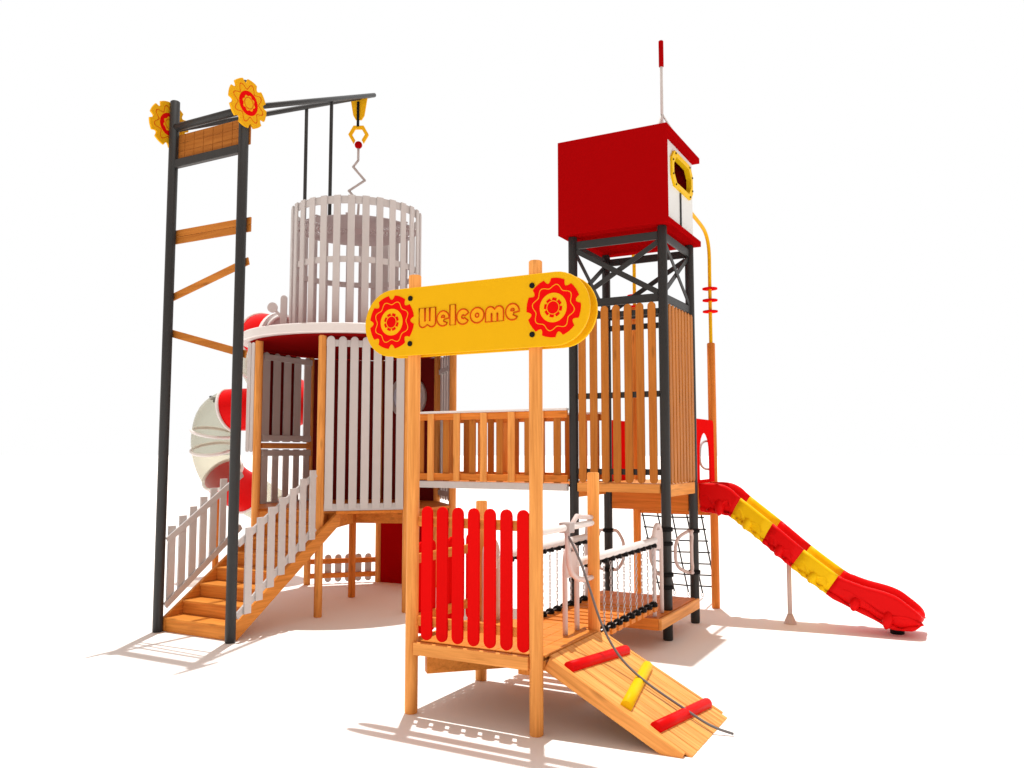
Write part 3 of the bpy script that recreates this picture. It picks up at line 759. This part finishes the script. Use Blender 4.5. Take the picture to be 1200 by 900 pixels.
# ---------------------------------------------------------------- crane
cr = thing('crane', 'tall charcoal crane frame at the stairs with two yellow cogs and long boom', 'crane', (-3.61, 1.04, 0))
KX0, KX1, KY = -4.174, -3.048, 1.04
post(cr, KX0, KY, 0, 6.1, CHAR, .055); post(cr, KX1, KY, 0, 6.1, CHAR, .055)
B().box((KX0 + .05, KY - .03, 5.29), (KX1 - .05, KY + .03, 5.385)).build('beam', CHAR, cr)
B().cyl((KX0, KY, 5.78), (KX1, KY, 5.78), .045).build('beam', CHAR, cr)
bp_ = B(); bp_.box((KX0 - .03, KY - .008, 5.388), (KX1 + .06, KY + .008, 5.70), .003)
for r_ in range(3):
    for c_ in range(7):
        x0 = KX0 + .0 + c_*.153; z0 = 5.392 + r_*.103; bp_.box((x0, KY - .014, z0), (x0 + .147, KY - .006, z0 + .098), .002)
bp_.bm.transform(Matrix.Translation((0, .045, 0))); bp_.build('brick_pattern_board', WOODK, cr)
YB = KY + .065
for xa, za, xb, zb, h in ((-4.25, 4.49, -2.97, 4.49, .165), ):
    B().beam((xa, YB, za), (xb, YB, zb), .022, h/2 - .002).build('board', WOODD, cr) if False else None
    B().beam((xa, YB, za + h/4), (xb, YB, zb + h/4), .022, h/2 - .002).build('board', WOODD, cr)
    B().beam((xa, YB, za - h/4), (xb, YB, zb - h/4), .022, h/2 - .002).build('board', WOODD, cr)
B().beam((-4.22, YB, 3.775), (-2.99, YB, 4.085), .022, .085).build('board', WOODD, cr)
B().beam((-4.22, YB, 3.375), (-2.99, YB, 3.055), .022, .085).build('board', WOODD, cr)
def cog(X, faces, rot):
    M = Matrix(((0, -1, 0, X), (1, 0, 0, KY - .02), (0, 0, 1, 5.825), (0, 0, 0, 1))) @ Matrix.Rotation(rot, 4, 'Y')
    c = B().prism(gear_loop(.272, .05, 8), -.012, .012, bev=.003).build('cog', YELG, cr, M)
    for s_ in faces:
        def lay(b0, b1): return (s_*b0, s_*b1) if s_ > 0 else (s_*b1, s_*b0)
        o, i = line_loop(wavy(.185, .034, 8), .009); B().ring(o, i, *lay(.010, .0145)).build('wavy_line', ORL, c, M)
        B().prism(circ(.135), *lay(.008, .0145)).build('red_disc', RED, c, M)
        B().prism(wavy(.083, .008, 8), *lay(.010, .018)).build('hub', YELG, c, M)
        o, i = line_loop(circ(.063), .007); B().ring(o, i, *lay(.012, .021)).build('hub_line', ORL, c, M)
cog(KX1 + .07, (-1, 1), radians(12)); cog(KX0 - .07, (-1, 1), radians(30))
TIP = Vector((-4.06, 4.6, 7.53)); A_ = Vector((KX0, KY, 5.76)); Bb = Vector((KX1, KY, 5.80))
B().cyl(A_, TIP, .034).build('boom_bar', CHAR, cr); B().cyl(Bb, TIP + (TIP-Bb).normalized()*.05, .034).build('boom_bar', CHAR, cr)
for s_, e, t in ((A_, TIP, .60), (Bb, TIP, .60)):
    q = s_ + (e - s_)*t
    B().cyl((q.x, q.y, 5.187), q, .024).build('strut', CHAR, cr)
# hook
hx, hy = -4.09, 4.3
hk = thing('crane_hook', 'yellow hexagonal crane hook with red ball and zigzag white cord hanging from the boom tip', 'hook', (hx, hy, 6.4))
HD = Vector((.88, .475, 0)); HW = frame((hx, hy, 0), HD)
B().prism([(-.13, 7.36), (.13, 7.40), (.085, 7.10), (.045, 7.03), (-.045, 7.03), (-.085, 7.10)], -.015, .015, bev=.003).build('bracket', YELG, hk, HW)
B().cyl((hx, hy - .02, 7.31), (hx, hy - .02, 6.92), .021, 10).build('rod', BLACK, hk)
def hexp(r, rz, cz): return [(r*cos(radians(a)), cz + rz*sin(radians(a))) for a in (240, 180, 120, 60, 0, -60)]
o_, i_ = hexp(.155, .16, 6.80), hexp(.098, .098, 6.80)
B().prism(o_ + i_[::-1], -.02, .02, bev=.003).build('hook_ring', YELG, hk, HW)
B().ball((hx, hy, 6.64), .058).build('ball', DRED, hk)
zz = [(0, 6.60), (0, 6.40), (-.075, 6.30), (.105, 6.09), (-.135, 5.93), (.02, 5.75), (0, 5.40), (0, 5.19)]
zc = B()
for (p, q) in zip(zz, zz[1:]): zc.tube([HW @ Vector((p[0], 0, p[1])), HW @ Vector((q[0], 0, q[1]))], .019, 8)
for p in zz[1:-1]: zc.ball(HW @ Vector((p[0], 0, p[1])), .019, 8)
zc.build('zigzag_cord', TUBEG, hk)

# ---------------------------------------------------------------- tube slide
ts = thing('tube_slide', 'spiral tube slide of red and clear sections on the left side of the round tower', 'tube slide', (-6.05, 4.25, 0))
Tr = .335
ctl = [(-5.055, 3.74, 3.674), (-5.227, 3.74, 3.711), (-5.478, 3.8, 3.748), (-5.803, 4.0, 3.7), (-6.144, 4.4, 3.477), (-6.386, 4.9, 3.207), (-6.275, 5.15, 3.004), (-5.865, 4.98, 2.852), (-5.628, 4.65, 2.731), (-5.769, 4.4, 2.682), (-6.003, 4.25, 2.668), (-6.208, 4.18, 2.67), (-6.444, 4.12, 2.659), (-6.663, 4.08, 2.539), (-6.759, 4.08, 2.309), (-6.802, 4.12, 2.05), (-6.827, 4.22, 1.83), (-6.837, 4.36, 1.634), (-6.854, 4.6, 1.46), (-6.83, 4.9, 1.307), (-6.864, 5.25, 1.16), (-6.925, 5.6, 1.022), (-7.041, 6.0, 0.872), (-7.341, 6.3, 0.762), (-7.661, 6.55, 0.682), (-8.041, 6.75, 0.622)]
KT = 4
path = smooth(ctl, KT)
# section limits as indices into path
def sect(i0, i1, m, name='tube_section'):
    P = path[i0:i1+1]
    b_ = B(); b_.tube(P, Tr, 28, caps=False)
    return b_.build(name, m, ts)
def flange(i, m=WHITER):
    p = path[i]; d_ = (path[min(i+1, len(path)-1)] - path[max(i-1, 0)]).normalized()
    u = Vector((0, 0, 1)); n1 = (u - d_*u.dot(d_)).normalized(); n2 = d_.cross(n1)
    B().tube([p + (n1*cos(t_) + n2*sin(t_))*(Tr + .006) for t_ in [2*pi*k/36 for k in range(36)]], .026, 8, closed=True).build('flange', m, ts)
segs = [(a*KT, b*KT, m) for a, b, m in ((0, 2, REDP), (2, 4, CLEAR), (4, 6, CLEAR), (6, 9, REDP), (9, 12, REDP), (12, 14, CLEAR), (14, 15, CLEAR), (15, 17, CLEAR), (17, 19, REDP), (19, 22, CLEAR), (22, 25, REDP))]
for a, b, m in segs: sect(a, b, m); flange(b)
flange(0)
post(ts, -6.95, 4.36, 0, 1.30, WOODR, .05, 'support_post')
B().tube([(-6.78, 4.1, 2.80), (-6.79, 4.1, 2.86), (-6.86, 4.1, 2.86), (-6.87, 4.1, 2.90)], .028, 8).build('bracket', BLACK, ts)

# ---------------------------------------------------------------- light, world, camera
w = bpy.data.worlds.new('World'); sc.world = w; w.use_nodes = True
bg = w.node_tree.nodes['Background']; bg.inputs['Color'].default_value = (1, 1, 1, 1)
WN, WL = w.node_tree.nodes, w.node_tree.links       # world made white behind the playground, dimmed and warmed elsewhere to shape the shadows
wt = WN.new('ShaderNodeTexCoord'); wd = WN.new('ShaderNodeVectorMath'); wd.operation = 'DOT_PRODUCT'
wd.inputs[1].default_value = (-.474, .876, .085); WL.new(wt.outputs['Generated'], wd.inputs[0])
wr = WN.new('ShaderNodeMapRange'); wr.interpolation_type = 'SMOOTHSTEP'; WL.new(wd.outputs['Value'], wr.inputs['Value'])
wr.inputs['From Min'].default_value = .28; wr.inputs['From Max'].default_value = .60
wr.inputs['To Min'].default_value = 0.; wr.inputs['To Max'].default_value = 1.0
bg.inputs['Strength'].default_value = 1.0
wm = WN.new('ShaderNodeMix'); wm.data_type = 'RGBA'; WL.new(wr.outputs['Result'], wm.inputs['Factor'])
wm.inputs['A'].default_value = (AMB, AMB*.80, AMB*.69, 1); wm.inputs['B'].default_value = (1, 1, 1, 1)
WL.new(wm.outputs['Result'], bg.inputs['Color'])

sun = bpy.data.lights.new('sun', 'SUN'); sun.energy = SUN; sun.angle = radians(.6); sun.color = (1, .98, .95)
so = bpy.data.objects.new('sun', sun); COL.objects.link(so); so.location = (-1, 6, 12)
so.rotation_euler = Vector((.078, -.15, -1)).to_track_quat('-Z', 'Y').to_euler()

cam = bpy.data.cameras.new('camera'); cam.sensor_width = 36; cam.lens = 978.54/1200*36; cam.clip_end = 2000
co = bpy.data.objects.new('camera', cam); COL.objects.link(co); co.location = (3.8235, -5.4401, 2.0)
co.rotation_euler = (pi/2 + .0812, 0, .4956)
sc.camera = co
vs = sc.view_settings; vs.view_transform = 'Standard'; vs.look = 'None'; vs.exposure = 0; vs.gamma = 1
